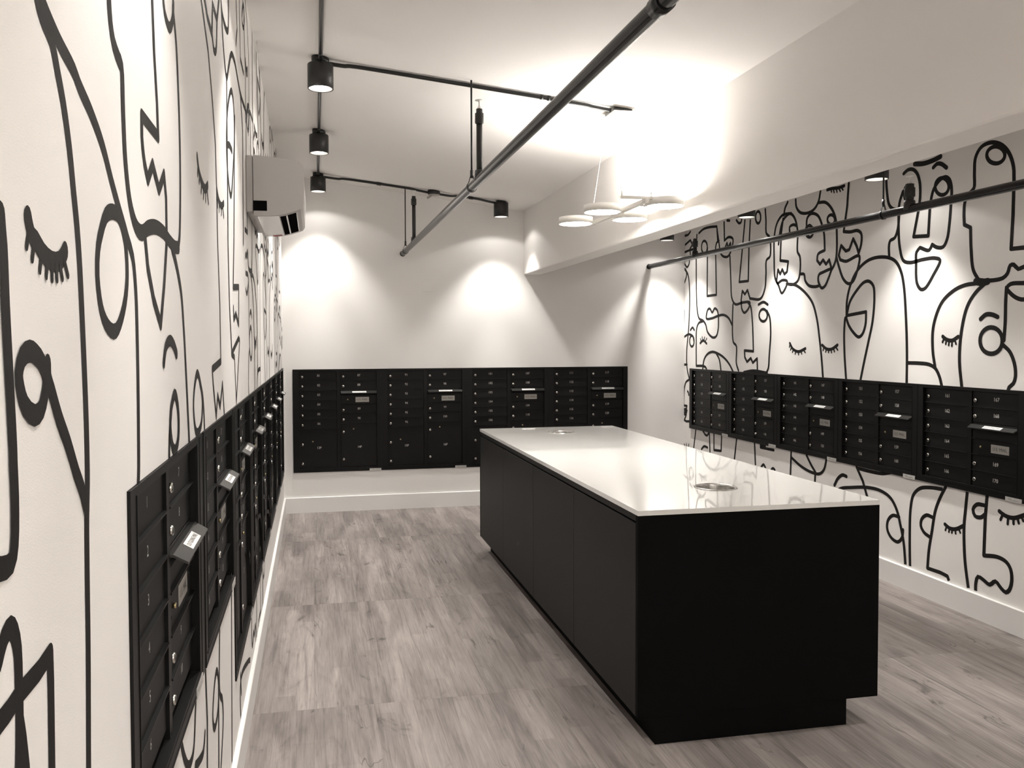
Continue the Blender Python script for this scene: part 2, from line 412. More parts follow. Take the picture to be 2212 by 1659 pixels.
"p10:6391,701 6467,697 6467,678 6258,681|"
"s10:7569,528 7515,562 7443,559|"
"p6:7961,531 7925,501|"
"p6:7909,541 7897,505|"
"p6:7854,544 7861,509|"
"s10:6457,511 6416,542 6383,516 6372,499|"
"s10:6298,510 6269,533 6240,523|"
"p10:6000,701 6009,513|"
"s10:5995,655 5864,607 5727,582 5617,586 5563,625 5530,717|"
"s10:5789,701 5728,637 5672,590|"
"p10:5672,584 5677,507|"
"s11:5433,532 5393,587 5340,619 5295,616|"
"p10:5182,698 5112,610 5065,514|"
"s10:5160,691 5051,689 4911,694 4836,712|"
"s10:5428,486 5348,524 5232,549 5067,577 4926,578 4825,546 4766,480 4733,399 4699,288 4679,141|"
"s10:4745,441 4806,439 4852,397 4858,340 4820,293 4755,279 4715,316 4707,367|"
"s10:4638,136 4644,300 4640,515 4616,605 4559,655 4471,676 4365,683|"
"s10:4342,701 4382,636 4423,547 4450,417 4475,287 4484,181|"
"p10:4484,181 4376,183 4318,177 4298,139|"
"s10:4450,500 4497,503 4538,472 4547,428 4517,392 4471,376|"
"s10:4172,702 4184,593 4193,493 4183,309 4152,141|"
"s10:4343,479 4306,464 4258,469 4196,502|"
"p6:4330,469 4339,445|"
"p6:4306,464 4311,441|"
"p6:4285,463 4287,441|"
"p6:4261,468 4257,443|"
"p6:4235,479 4221,456|"
"p10:4026,704 4037,583 4043,368|"
"s10:4043,368 3943,383 3885,370 3856,337 3848,275 3864,224 3887,206 3917,218 3958,246 3999,216 4042,230 4083,238 4098,200 4099,137|"
"s10:4047,648 4098,643 4127,609 4111,575 4068,576 4041,597|"
"s10:3939,636 3901,620 3844,618 3757,655|"
"p7:3916,622 3930,591|"
"p7:3878,618 3881,578|"
"p7:3844,618 3842,587|"
"p7:3817,625 3808,598|"
"p7:3791,637 3779,616|"
)
MURAL_LEFT = (
"s10:992,1937 1001,1925 1018,1914 1044,1903 1064,1876 1085,1846 1107,1799 1122,1750 1135,1707 1143,1666 1151,1594 1159,1501 1162,1435 1161,1383 1155,1342 1152,1272 1150,1178 1141,1016|"
"s10:1002,1941 1019,1931 1072,1912 1135,1897 1158,1886 1214,1867 1275,1837 1324,1798 1369,1766 1407,1741 1429,1725 1463,1701 1482,1651 1488,1555 1486,1434 1481,1352 1477,1337|"
"c10:1258,1719 1285,1743 1328,1755 1372,1752 1401,1731 1416,1703 1416,1658 1389,1616 1335,1582 1286,1587 1250,1610 1231,1655 1238,1693|"
"s12:1326,2066 1334,2030 1353,2005 1388,1992 1403,1988 1409,1923 1420,1847 1448,1788 1490,1757 1538,1751 1598,1767 1669,1778 1755,1779 1831,1770 1896,1766 1941,1770|"
"s10:1914,2269 1948,2213 1969,2119 1981,1996 1973,1866 1956,1794 1935,1769|"
"s10:1789,2250 1806,2222 1863,2211 1909,2248 1920,2283|"
"p10:1671,2200 1683,2103 1705,2015 1712,1953 1555,1953 1554,1917|"
"s10:1554,1917 1559,1901 1574,1876 1602,1853|"
"p10:1602,1853 1650,1889 1711,1854 1770,1894 1790,1852 1790,1785|"
"p10:1569,1744 1589,1696 1640,1642 1708,1599 1754,1681 1788,1762|"
"s10:1852,1760 1902,1732 1967,1673 1996,1600 2024,1485 2055,1338|"
"s10:949,1693 955,1682 963,1674 975,1671 997,1661 1028,1655 1057,1658 1073,1667 1080,1672|"
"p4:951,1678 943,1662|"
"p4:967,1668 960,1651|"
"p4:989,1653 984,1641|"
"p4:1010,1651 1006,1637|"
"p4:1027,1651 1027,1635|"
"p4:1043,1652 1045,1636|"
"p4:1058,1654 1066,1639|"
"p4:1076,1659 1089,1644|"
"s10:870,1685 873,1665 875,1655 878,1600 884,1531 890,1460 890,1449 892,1413 888,1369 879,1355 852,1356 834,1361|"
"c10:945,1556 922,1550 911,1534 915,1518 928,1501 957,1489 979,1494 992,1509 998,1525 987,1541 965,1552|"
"s10:1003,1541 1004,1526 1016,1511 1043,1478 1076,1445 1111,1404 1132,1383 1152,1354|"
"s10:1732,1526 1756,1556 1809,1569 1857,1558 1888,1541|"
"c10:1853,1458 1804,1426 1796,1391 1819,1353 1855,1342 1896,1365 1901,1412 1879,1447|"
"s10:1813,1425 1788,1377 1781,1340|"
"c10:2208,1488 2152,1451 2135,1410 2155,1362 2193,1342 2278,1362 2299,1417 2261,1464|"
"s10:2253,1468 2313,1416 2335,1339|"
"p10:2385,2478 2533,2386 2624,2267 2686,2154 2701,2025 2710,1868 2748,1682 2755,1507 2526,1489 2545,1443 2608,1347 2653,1406 2717,1369 2793,1435 2834,1339|"
"s11:2266,2034 2291,2006 2346,1986 2422,1980 2476,2000|"
"p6:2278,2010 2267,1988|"
"p6:2310,1994 2296,1975|"
"p6:2346,1980 2334,1957|"
"p6:2390,1977 2381,1950|"
"p6:2428,1981 2428,1950|"
"p6:2458,1989 2487,1953|"
"s10:2702,2030 2747,2006 2830,1999 2904,2019|"
"p6:2727,2007 2719,1979|"
"p6:2766,1996 2763,1973|"
"p6:2821,1998 2827,1973|"
"p6:2866,2005 2898,1974|"
"p10:2459,2507 2526,2477 2630,2468 2659,2565 2774,2560 2848,2660|"
"s10:2630,2471 2681,2437 2738,2460 2774,2555|"
"s10:2893,2678 2933,2642 3127,2656 3159,2782|"
"s10:2912,2652 2953,2549 3052,2471 3137,2535 3238,2609 3372,2626 3493,2602 3624,2577 3927,2580|"
"c10:3225,2474 3073,2366 3020,2229 3058,2137 3155,2086 3254,2201 3322,2350 3301,2453|"
"s10:3021,2234 3125,2257 3217,2257|"
"p10:3053,2474 3046,2234 3027,1904 3050,1695 3108,1541|"
"p10:3342,2410 3292,2182 3245,1929 3194,1765 3425,1780 3404,1635 3285,1673 3206,1649 3194,1691|"
"p10:3624,2577 3711,2444 3676,1978|"
"c10:3837,3017 3747,2922 3837,2918 3896,2996|"
"p10:3473,2906 3508,2795 3446,2717|"
"p10:3626,2966 3646,2725 3805,2715|"
"p10:3396,1581 3106,1526 3215,1511 3268,1345 3440,1573 3396,1581|"
"s10:841,1273 858,1290 874,1294 885,1285 893,1264 894,1232 894,1194 889,1146|"
"s10:894,1194 901,1172 909,1136|"
"p10:834,1217 864,1218 896,1222 955,1222 993,1226 994,1193 992,1094|"
"s10:1879,709 1914,665 1977,615 2052,615 2099,708|"
"s10:2078,565 2157,541 2227,532 2256,561|"
"c10:2527,620 2454,585 2425,525 2464,482 2550,498 2573,570|"
"s10:2624,739 2598,532 2668,475 2681,407 2592,280|"
"p10:2284,713 2307,572 2291,433|"
"p10:2996,778 2930,109|"
"p10:2573,570 2550,302|"
"p10:3287,315 3316,233|"
"s10:3911,-52 3301,133 3282,282 3635,235 3762,196|"
)
# ------------------------------------------------------------------ room shell
floor = struct(MB().box(-0.02, W + 0.02, YN, D + 0.02, -0.08, -0.004).build('floor', M['gap']))
X0, PW = 0.0165, 0.2535
ROWS = [YN, -0.95, 0.60, 2.13, 3.660, 5.140, 6.815, D]
pl_mesh = {}
k = 0
for r in range(len(ROWS) - 1):
    x = X0 - PW
    while x < W:
        a, b = max(x, 0.0), min(x + PW, W)
        if b - a > 0.01:
            ja = random.uniform(-0.012, 0.012) if r else 0
            y0, y1 = ROWS[r], ROWS[r + 1]
            key = (round(b - a, 4), r)
            if key not in pl_mesh:
                w2, l = b - a, y1 - y0
                c, g = 0.0005, 0.00008
                mb = MB()
                vs = [(g, g, -0.004), (w2 - g, g, -0.004), (w2 - g, l - g, -0.004), (g, l - g, -0.004),
                      (g, g, -c), (w2 - g, g, -c), (w2 - g, l - g, -c), (g, l - g, -c),
                      (g + c, g + c, 0), (w2 - g - c, g + c, 0), (w2 - g - c, l - g - c, 0), (g + c, l - g - c, 0)]
                fs = [(8, 9, 10, 11), (3, 2, 1, 0)]
                for o in (0, 4):
                    for i in range(4): fs.append((o + i, o + (i + 1) % 4, o + 4 + (i + 1) % 4, o + 4 + i))
                mb.add(vs, fs); pl_mesh[key] = mb.mesh('plank', M['plank'])
            link('plank', pl_mesh[key], floor, (a, y0, 0))
        x += PW

# mailbox runs (u start positions along the wall)
UW = 0.8084
L_START = [1.390, 2.272] + [3.083 + UW * i for i in range(6)]
L_TOP, L_BS, L_BT = 1.3350, 0.7250, 0.3700
B_START = [0.0863 + UW * i for i in range(4)]
B_TOP, B_BOT = 1.3198, 0.3705
R_START = [7.8095 - 0.8089 * i for i in range(5)]
R_TOP, R_BOT = 1.2985, 0.7085

def rect_wall(name, mat, rects, plane, thick=0.12):
    """wall built of rectangles (a0,a1,z0,z1) left around the recesses cut for the mailboxes"""
    mb = MB()
    for a0, a1, z0, z1 in rects:
        if plane == 'L': mb.box(-thick, 0, a0, a1, z0, z1)
        if plane == 'R': mb.box(W, W + thick, a0, a1, z0, z1)
        if plane == 'B': mb.box(a0, a1, D, D + thick, z0, z1)
    return struct(mb.build(name, mat))
hl = 3.12
LE = L_START[-1] + UW
wall_left = rect_wall('wall_left', M['paper'], [(YN, 1.394, 0, hl), (1.394, D, L_TOP - 0.004, hl), (1.394, 3.08, 0, L_BS + 0.004),
                      (3.08, D, 0, L_BT + 0.004), (LE - 0.004, D, L_BT + 0.004, L_TOP - 0.004)], 'L')
wall_back = rect_wall('wall_back', M['paint'], [(-0.12, B_START[0] + 0.004, 0, hl), (3.316, W + 0.12, 0, hl), (0.09, 3.316, B_TOP - 0.004, hl), (0.09, 3.316, 0, B_BOT + 0.004)], 'B')
RE = R_START[-1] - 0.8089
wall_right = rect_wall('wall_right', M['paper'], [(YN, RE + 0.004, 0, hl), (R_START[0] - 0.004, D, 0, hl), (RE + 0.004, R_START[0] - 0.004, R_TOP - 0.004, hl), (RE + 0.004, R_START[0] - 0.004, 0, R_BOT + 0.004)], 'R')
wall_front = struct(MB().box(-0.12, W + 0.12, YN - 0.12, YN, 0, hl).build('wall_front', M['paint']))
mb = MB()
mb.prism([(-0.12, HL + 0.0146), (SX0, HS), (SX0, HS + 0.2), (-0.12, HL + 0.2)], 'y', YN - 0.1, D + 0.1)
mb.prism([(SX1, HR0), (W + 0.12, HR1 - 0.012), (W + 0.12, HR0 + 0.3), (SX1, HR0 + 0.3)], 'y', YN - 0.1, D + 0.1)
ceiling = struct(mb.build('ceiling', M['ceiling']))
mb = MB()
c = 0.010
mb.prism([(SX0 + c, SZ), (SX1, SZ), (SX1, HS + 0.15), (SX0, HS + 0.15), (SX0, SZ + c), (SX0 + c * 0.3, SZ + c * 0.3)], 'y', YN, D)
bulk = mb.build('ceiling_bulkhead', M['ceiling'], ceiling)

def baseboard(name, poly, axis, a0, a1):
    return struct(MB().prism(poly, axis, a0, a1).build(name, M['trim']))
t, h = 0.0168, 0.1413
baseboard('baseboard_left', [(0, 0), (t, 0), (t, h - 0.003), (t - 0.003, h), (0, h)], 'y', YN, D)
baseboard('baseboard_right', [(W, 0), (W, h), (W - t + 0.003, h), (W - t, h - 0.003), (W - t, 0)], 'y', YN, D)
baseboard('baseboard_back', [(D, 0), (D, h), (D - t + 0.003, h), (D - t, h - 0.003), (D - t, 0)], 'x', t, W - t)

# ------------------------------------------------------------------ line-drawn mural (flat print on the wallpaper)
def catmull(pts, closed, step=0.014):
    n = len(pts); out = []
    rng = range(n) if closed else range(n - 1)
    for i in rng:
        p1, p2 = pts[i], pts[(i + 1) % n]
        p0 = pts[i - 1] if (closed or i > 0) else (2 * p1[0] - p2[0], 2 * p1[1] - p2[1])
        p3 = pts[(i + 2) % n] if (closed or i + 2 < n) else (2 * p2[0] - p1[0], 2 * p2[1] - p1[1])
        d = [max(1e-4, math.dist(a, b) ** 0.5) for a, b in ((p0, p1), (p1, p2), (p2, p3))]
        t0, t1 = 0, d[0]; t2 = t1 + d[1]; t3 = t2 + d[2]
        m = max(2, min(24, int(math.dist(p1, p2) / step)))
        for j in range(m):
            t = t1 + (t2 - t1) * j / m
            q = []
            for a in (0, 1):
                A1 = (t1 - t) / (t1 - t0) * p0[a] + (t - t0) / (t1 - t0) * p1[a]
                A2 = (t2 - t) / (t2 - t1) * p1[a] + (t - t1) / (t2 - t1) * p2[a]
                A3 = (t3 - t) / (t3 - t2) * p2[a] + (t - t2) / (t3 - t2) * p3[a]
                B1 = (t2 - t) / (t2 - t0) * A1 + (t - t0) / (t2 - t0) * A2
                B2 = (t3 - t) / (t3 - t1) * A2 + (t - t1) / (t3 - t1) * A3
                q.append((t2 - t) / (t2 - t1) * B1 + (t - t1) / (t2 - t1) * B2)
            out.append(tuple(q))
    if not closed: out.append(pts[-1])
    return out
def ribbon(mb, pts, w, closed, sharp, put0, lev, caps=True):
    put = lambda a, b, k=0: put0(a, b, lev + k * 1e-5)
    pts = [p for i, p in enumerate(pts) if i == 0 or math.dist(p, pts[i - 1]) > 1e-4]
    n = len(pts); h = w / 2
    def disc(p, kk=2, m=12):
        mb.add([put(p[0] + h * math.cos(6.28318 * i / m), p[1] + h * math.sin(6.28318 * i / m), kk) for i in range(m)], [tuple(range(m))])
    if sharp:
        for i in range(n - 1):
            (a, b), (c, d) = pts[i], pts[i + 1]; l = math.dist(pts[i], pts[i + 1]); nx, ny = -(d - b) / l * h, (c - a) / l * h
            k = i % 2
            mb.add([put(a + nx, b + ny, k), put(a - nx, b - ny, k), put(c - nx, d - ny, k), put(c + nx, d + ny, k)], [(0, 1, 2, 3)])
        for i, p in enumerate(pts):
            if caps or 0 < i < n - 1: disc(p, 2 + i % 2)
        return
    vs = []
    for i in range(n):
        a = pts[i - 1] if (i > 0 or closed) else pts[i]
        b = pts[(i + 1) % n] if (i < n - 1 or closed) else pts[i]
        l = max(1e-6, math.dist(a, b)); nx, ny = -(b[1] - a[1]) / l * h, (b[0] - a[0]) / l * h
        vs += [put(pts[i][0] + nx, pts[i][1] + ny), put(pts[i][0] - nx, pts[i][1] - ny)]
    fs = []
    for i in range(n if closed else n - 1):
        j = (i + 1) % n; fs.append((2 * i, 2 * i + 1, 2 * j + 1, 2 * j))
    mb.add(vs, fs)
    if caps and not closed: disc(pts[0]); disc(pts[-1])
def decode(src):
    res = []
    for s in src.strip('|').split('|'):
        hd, body = s.split(':')
        res.append((hd[0], int(hd[1:]) / 10.0, [tuple(int(v) / 1000 for v in q.split(',')) for q in body.split()]))
    return res
INK_W = 0.0235
def mural(strokes, put, zmax):
    mb = MB(); n = 0
    for kind, w, pts in strokes:
        pp = catmull(pts, kind == 'c') if kind != 'p' else pts
        lev = 1e-5 * (4 * (n % 25)); n += 1
        lo = h + 0.012
        inside = [lo <= q[1] <= zmax for q in pp]
        if all(inside): ribbon(mb, pp, INK_W * w, kind == 'c', kind == 'p', put, lev); continue
        if kind == 'c': pp = pp + pp[:1]
        run = []
        def flush():
            if len(run) > 1: ribbon(mb, list(run), INK_W * w, False, kind == 'p', put, lev, False)
            run.clear()
        for i, q in enumerate(pp):
            if i:
                p = pp[i - 1]
                for lim in sorted((lo, zmax), key=lambda z: abs(z - p[1])):
                    if (p[1] - lim) * (q[1] - lim) < 0:
                        f = (lim - p[1]) / (q[1] - p[1]); c = (p[0] + f * (q[0] - p[0]), lim)
                        run.append(c)
                        if not (lo <= q[1] <= zmax): flush()
            if lo <= q[1] <= zmax: run.append(q)
        flush()
    return mb
SR, SL = decode(MURAL_RIGHT), decode(MURAL_LEFT)
def mesh_flat(mb, name, parent):
    me = bpy.data.meshes.new(name); me.from_pydata(mb.v, [], mb.f); me.materials.append(M['ink']); me.update()
    return link(name, me, parent)
# the pattern goes on towards the viewer, beyond the right edge of the photo
near = [(k, w, [(a - 4.27, b) for a, b in p]) for k, w, p in SR if max(q[0] for q in p) < 7.96]
mesh_flat(mural(SR + near, lambda a, b, k: (W - 0.0004 - k, a, b), HR1 - 0.006), 'line_face_mural', wall_right)
# the far stretch of the left wall repeats the same printed pattern
far = [(k, w, [(a + 0.02, b * 1.0) for a, b in p]) for k, w, p in SR if min(q[0] for q in p) > 3.72 and max(q[0] for q in p) < 7.94]
high = [(k, w, [(a - 0.35, b + 1.22) for a, b in p]) for k, w, p in SR if min(q[0] for q in p) > 4.05 and min(q[1] for q in p) > 1.24]
mesh_flat(mural(SL + far + [s for s in high if min(q[1] for q in s[2]) > 2.48], lambda a, b, k: (0.0004 + k, a, b), HL - 0.004), 'line_face_mural', wall_left)

# ------------------------------------------------------------------ mailbox units
RP = 0.0889
def lock_mesh(r, l, mat, name):
    mb = MB().lathe([(r, 0), (r, -l * 0.8), (r * 0.86, -l), (0.0001, -l)], (0, 0, 0), 'y', 18)
    mb.box(-r * 0.16, r * 0.16, -l - 0.0004, -l + 0.002, -r * 0.55, r * 0.45, 1)
    return mb.mesh(name, mat, M['gap'])
LOCK = lock_mesh(0.0112, 0.0095, M['chrome'], 'lock')
KEYCYL = lock_mesh(0.0062, 0.007, M['brass'], 'key_cylinder')
_doors = {}
def door_mesh(w, hh):
    key = (round(w, 4), round(hh, 4))
    if key not in _doors:
        g = 0.0016
        _doors[key] = MB().bbox(g, w - g, -0.004, 0.0, g, hh - g, 0.0012).mesh('door', M['boxdoor'])
    return _doors[key]
HOOD_W = 0.334
def make_hood_mesh():
    mb = MB(); x0, x1, tp = 0.0, HOOD_W, 0.006
    prof = [(0.0, 0.0), (-0.013, 0.001), (-0.0425, -0.0165), (-0.0415, -0.0215), (-0.013, -0.0045), (0.0, -0.0055)]
    n = len(prof); vs = []
    for s, x in ((1, x0), (-1, x1)):
        for (y, z) in prof: vs.append((x + s * tp * (-y / 0.0425), y, z))
    fs = [tuple(range(n - 1, -1, -1)), tuple(range(n, 2 * n))] + [(i, (i + 1) % n, n + (i + 1) % n, n + i) for i in range(n)]
    mb.add(vs, fs)
    for xx in (x0 + 0.010, x1 - 0.012): mb.prism([(0, -0.006), (-0.020, -0.0065), (-0.002, -0.034), (0, -0.034)], 'x', xx, xx + 0.002, 1)
    return mb.mesh('mail_slot_hood', M['hood'], M['gap'])
HOOD = make_hood_mesh()
STICK = MB().box(-0.064, 0.064, -0.0006, 0, -0.012, 0.012).mesh('sticker', M['sticker'])
UPLATE = MB().bbox(-0.0625, 0.0625, -0.0016, 0, -0.0235, 0.0235, 0.0006).mesh('name_plate', M['plate'])
RATING = MB().box(0.692, 0.800, -0.0022, 0.0, -0.004, 0.0205).box(0.712, 0.735, -0.0026, -0.002, 0.006, 0.013, 1).box(0.742, 0.780, -0.0026, -0.002, 0.005, 0.009, 1).mesh('rating_label', M['clear'], M['plate'])
HOLE = MB().lathe([(0.0045, 0), (0.0045, -0.0008)], (0, 0, 0), 'y', 10).mesh('screw_hole', M['gap'])
AU0, AU1, BU0, BU1 = 0.050, 0.398, 0.430, 0.766
REC = 0.022          # doors sit this far behind the frame face
_frames = {}
def frame_mesh(htot, tall):
    """outer flange, centre mullion, ledges and recess; local origin bottom left, frame face at y=0"""
    key = (round(htot, 4), tall)
    if key in _frames: return _frames[key]
    mb = MB(); d = 0.036; top = htot - 0.0183; bot = 0.0385
    mb.box(0.0, AU0, 0, d, 0, htot); mb.box(BU1, UW, 0, d, 0, htot)
    mb.box(AU0, BU1, 0, d, top, htot); mb.box(AU0, BU1, 0, d, 0, bot)
    mb.box(AU1, BU0, 0.0115, d, bot, top)
    mb.box(AU0, BU1, d - 0.006, d, bot, top, 1)
    # stepped inner lips
    mb.box(AU0, AU0 + 0.003, -0.0015, 0.004, bot - 0.003, top + 0.003); mb.box(BU1 - 0.003, BU1, -0.0015, 0.004, bot - 0.003, top + 0.003)
    mb.box(AU0 - 0.02, BU1 + 0.02, -0.002, 0.001, bot - 0.012, bot - 0.008)
    mb.box(0, 0.004, -0.0015, 0.004, 0, htot); mb.box(UW - 0.004, UW, -0.0015, 0.004, 0, htot)
    mb.box(0, UW, -0.0015, 0.004, htot - 0.004, htot); mb.box(0, UW, -0.0015, 0.004, 0, 0.004)
    def ledge(a, b, z): mb.prism([(REC + 0.004, z - 0.0024), (REC - 0.013, z - 0.0022), (REC - 0.013, z + 0.0012), (REC + 0.004, z + 0.0026)], 'x', a + 0.001, b - 0.001)
    for k in range(1, 7 if tall else 6): ledge(AU0, AU1, top - k * RP)
    rows = [1, 3.5, 4.5, 5.5] if tall else [1, 3, 4, 5]
    for k in rows: ledge(BU0, BU1, top - k * RP)
    _frames[key] = mb.mesh('frame', M['box'], M['gap']); return _frames[key]
def mailbox_unit(loc, rz, htot, tall, first, parcels, label, group):
    t = thing('mailbox_unit', loc, label, 'mailboxes', group, rz)
    link('frame', frame_mesh(htot, tall), t)
    top = htot - 0.0183
    def door(name, u0, u1, r0, r1):      # rows counted down from the top
        z1, z0 = top - r0 * RP, top - r1 * RP
        return link(name, door_mesh(u1 - u0, z1 - z0), t, (u0, REC, z0)), z1 - z0
    def num(d, body, x, z, size=0.0300):
        link('door_number', text_mesh(body, size, M['lettering'], 0.92), d, (x, -0.0043, z))
    def tenant(n, u0, u1, r):
        d, hh = door('mailbox_door', u0, u1, r, r + 1)
        link('lock', LOCK, d, (0.0335 if u0 < 0.2 else 0.026, -0.004, 0.037))
        num(d, str(n), 0.183 if u0 < 0.2 else 0.170, 0.0475)
    for i in range(6): tenant(first + i, AU0, AU1, i)
    tenant(first + 6, BU0, BU1, 0); tenant(first + 7, BU0, BU1, 1)
    mid = 1.5 if tall else 2.0
    slot, hh = door('mail_slot_panel', BU0, BU1, 2, 2 + mid - 1)
    hood = link('mail_slot_hood', HOOD, t, (BU0 + 0.001, REC - 0.003, top - 2 * RP - 0.0095))
    # lettered sticker lying on the sloping face of the hood
    ang = math.atan2(0.0175, 0.0295)
    st = link('hood_sticker', STICK, hood, (HOOD_W / 2 + 0.004, -0.0277, -0.0074)); st.rotation_euler = (-(math.pi / 2 - ang), 0, 0)
    tx = link('sticker_lettering', text_mesh('OUTGOING MAIL', 0.0148, M['blacktext'], 0.98), hood, (HOOD_W / 2 + 0.004, -0.0282, -0.0066)); tx.rotation_euler = (-(math.pi / 2 - ang), 0, 0)
    d, hh = door('us_mail_door', BU0, BU1, 2 + mid - 1, 2 + mid)
    link('name_plate', UPLATE, d, (0.2, -0.004, 0.044))
    link('plate_lettering', text_mesh('U.S. MAIL', 0.0250, M['blacktext'], 0.98), d, (0.2, -0.0060, 0.044))
    link('key_cylinder', KEYCYL, d, (0.066, -0.004, 0.046))
    for (x, z) in ((0.030, 0.050), (0.030, 0.030), (0.046, 0.026), (0.30, 0.052)): link('screw_hole', HOLE, d, (x, -0.004, z))
    b0 = 2 + mid
    tenant(first + 8, BU0, BU1, b0); tenant(first + 9, BU0, BU1, b0 + 1)
    if tall:
        bot = (top - 0.0385) / RP
        for (pn, u0, u1, r0, k1, ks, kn, k2) in ((parcels, AU0, AU1, 6.0, 1.6, 1.3, 1.97, 3.58), (parcels + 1, BU0, BU1, 5.5, 0.86, 0.57, 2.47, 3.73)):
            d, hh = door('parcel_door', u0, u1, r0, bot)
            lx = 0.0335 if u0 < 0.2 else 0.026
            link('lock', LOCK, d, (lx, -0.004, hh - k1 * RP)); link('lock', LOCK, d, (lx, -0.004, hh - k2 * RP))
            link('key_cylinder', KEYCYL, d, (lx + 0.092, -0.004, hh - ks * RP))
            num(d, '%dP' % pn, 0.183 if u0 < 0.2 else 0.172, hh - kn * RP)
    link('rating_label', RATING, t, (0, -0.0004, 0))
    return t
PRL, PRB, PRR = 0.004, 0.006, 0.016
for i, y in enumerate(L_START):
    tall = i >= 2; n = 1 + 10 * i
    bot = L_BT if tall else L_BS
    lab = ('short black mailbox unit nearest the viewer, left wall', 'short black mailbox unit second from the viewer, left wall',
           'tall black mailbox unit beside the short ones, left wall', 'tall black mailbox unit second of six, left wall',
           'tall black mailbox unit third of six, left wall', 'tall black mailbox unit fourth of six, left wall',
           'tall black mailbox unit fifth of six, left wall', 'tall black mailbox unit at the far corner, left wall')[i] + ', doors %d to %d' % (n, n + 9)
    mailbox_unit((PRL, y, bot), math.pi / 2, L_TOP - bot, tall, n, 1 + 2 * (i - 2), lab, 'mailbox units on the left wall')
struct(MB().box(-0.03, PRL - 0.001, L_START[0] + UW, L_START[1], L_BS, L_TOP).build('trim_1', M['box']))
for i, x in enumerate(B_START):
    n = 81 + 10 * i
    mailbox_unit((x, D - PRB, B_BOT), 0, B_TOP - B_BOT, True, n, 13 + 2 * i, ('tall black mailbox unit leftmost on the white back wall', 'tall black mailbox unit second from left on back wall', 'tall black mailbox unit third from left on back wall', 'tall black mailbox unit rightmost on the white back wall')[i] + ', doors %d to %d' % (n, n + 9), 'mailbox units on the back wall')
for i, y in enumerate(R_START):
    n = 121 + 10 * i
    mailbox_unit((W - PRR, y, R_BOT), -math.pi / 2, R_TOP - R_BOT, False, n, 0, ('short black mailbox unit at the far end, right wall', 'short black mailbox unit second from far end, right wall', 'short black mailbox unit in the middle, right wall', 'short black mailbox unit second nearest, right wall', 'short black mailbox unit nearest the viewer, right wall')[i] + ', doors %d to %d' % (n, n + 9), 'mailbox units on the right wall')

# ------------------------------------------------------------------ island
IX0, IX1, IY0, IY1, IZ, ITH, KZ = 1.4929, 2.5368, 3.0549, 6.2385, 0.915, 0.0195, 0.1057
isl = thing('island_counter', (IX0, IY0, 0), 'long black island with a white quartz top and two round steel openings', 'kitchen island')
lx, ly = IX1 - IX0, IY1 - IY0
holes = [(2.024 - IX0, 3.477 - IY0, 0.083), (2.017 - IX0, 5.862 - IY0, 0.083)]
def plate_with_hole(mb, x0, x1, y0, y1, z0, z1, c, n=48):
    cx, cy, r = c
    angs = sorted(set([2 * math.pi * i / n for i in range(n)] + [math.atan2(yy - cy, xx - cx) % (2 * math.pi) for xx in (x0, x1) for yy in (y0, y1)]))
    def outer(a):
        ca, sa = math.cos(a), math.sin(a); ts = []
        if ca > 1e-9: ts.append((x1 - cx) / ca)
        if ca < -1e-9: ts.append((x0 - cx) / ca)
        if sa > 1e-9: ts.append((y1 - cy) / sa)
        if sa < -1e-9: ts.append((y0 - cy) / sa)
        t = min(ts); return cx + t * ca, cy + t * sa
    m = len(angs); vs = []
    for z in (z1, z0):
        vs += [(cx + r * math.cos(a), cy + r * math.sin(a), z) for a in angs]
        vs += [(*outer(a), z) for a in angs]
    fs = []
    for i in range(m):
        j = (i + 1) % m
        fs += [(i, j, m + j, m + i), (2 * m + i, 3 * m + i, 3 * m + j, 2 * m + j), (i, 2 * m + i, 2 * m + j, j)]
        fs.append((m + i, m + j, 3 * m + j, 3 * m + i))
    mb.add(vs, fs)
mb = MB(); e = 0.0
ym = ly / 2
plate_with_hole(mb, 0, lx, 0, ym, IZ - ITH, IZ, holes[0]); plate_with_hole(mb, 0, lx, ym, ly, IZ - ITH, IZ, holes[1])
me = bpy.data.meshes.new('countertop'); me.from_pydata(mb.v, [], mb.f)
bm = bmesh.new(); bm.from_mesh(me)
bmesh.ops.remove_doubles(bm, verts=bm.verts, dist=1e-5)
inner = [f for f in bm.faces if abs(f.normal.y) > 0.9 and all(abs(v.co.y - ym) < 1e-4 for v in f.verts)]
bmesh.ops.delete(bm, geom=inner, context='FACES_ONLY')
bmesh.ops.recalc_face_normals(bm, faces=bm.faces)
bm.to_mesh(me); bm.free(); me.materials.append(M['quartz']); link('countertop', me, isl)
zt = IZ - ITH
# carcass stands inside, doors hang on its two long sides
MB().box(0.022, lx - 0.022, 0.022, ly - 0.022, KZ + 0.002, zt - 0.20).box(0.022, 0.10, 0.022, ly - 0.022, zt - 0.2, zt).box(lx - 0.10, lx - 0.022, 0.022, ly - 0.022, zt - 0.2, zt).build('carcass', M['gap'], isl)
MB().bbox(0.0, lx, 0.0, 0.022, KZ, zt, 0.0008).build('end_panel', M['islandend'], isl)
MB().bbox(0.0, lx, ly - 0.022, ly, KZ, zt, 0.0008).build('end_panel', M['islandend'], isl)
seams = [0.0225, 0.8225, 1.601, 2.388, ly - 0.0225]
for side in (0, 1):
    xa, xb = (0.0, 0.020) if side == 0 else (lx - 0.020, lx)
    MB().bbox(xa, xb, 0.0225, ly - 0.0225, zt - 0.025, zt, 0.0008).build('top_rail', M['island'], isl)
    for a, b in zip(seams[:-1], seams[1:]):
        MB().bbox(xa, xb, a + 0.0016, b - 0.0016, KZ + 0.002, zt - 0.034, 0.001).build('cabinet_door', M['island'], isl)
MB().box(0.072, lx - 0.143, 0.0006, ly - 0.04, 0.0, KZ).build('toe_kick', M['islandend'], isl)
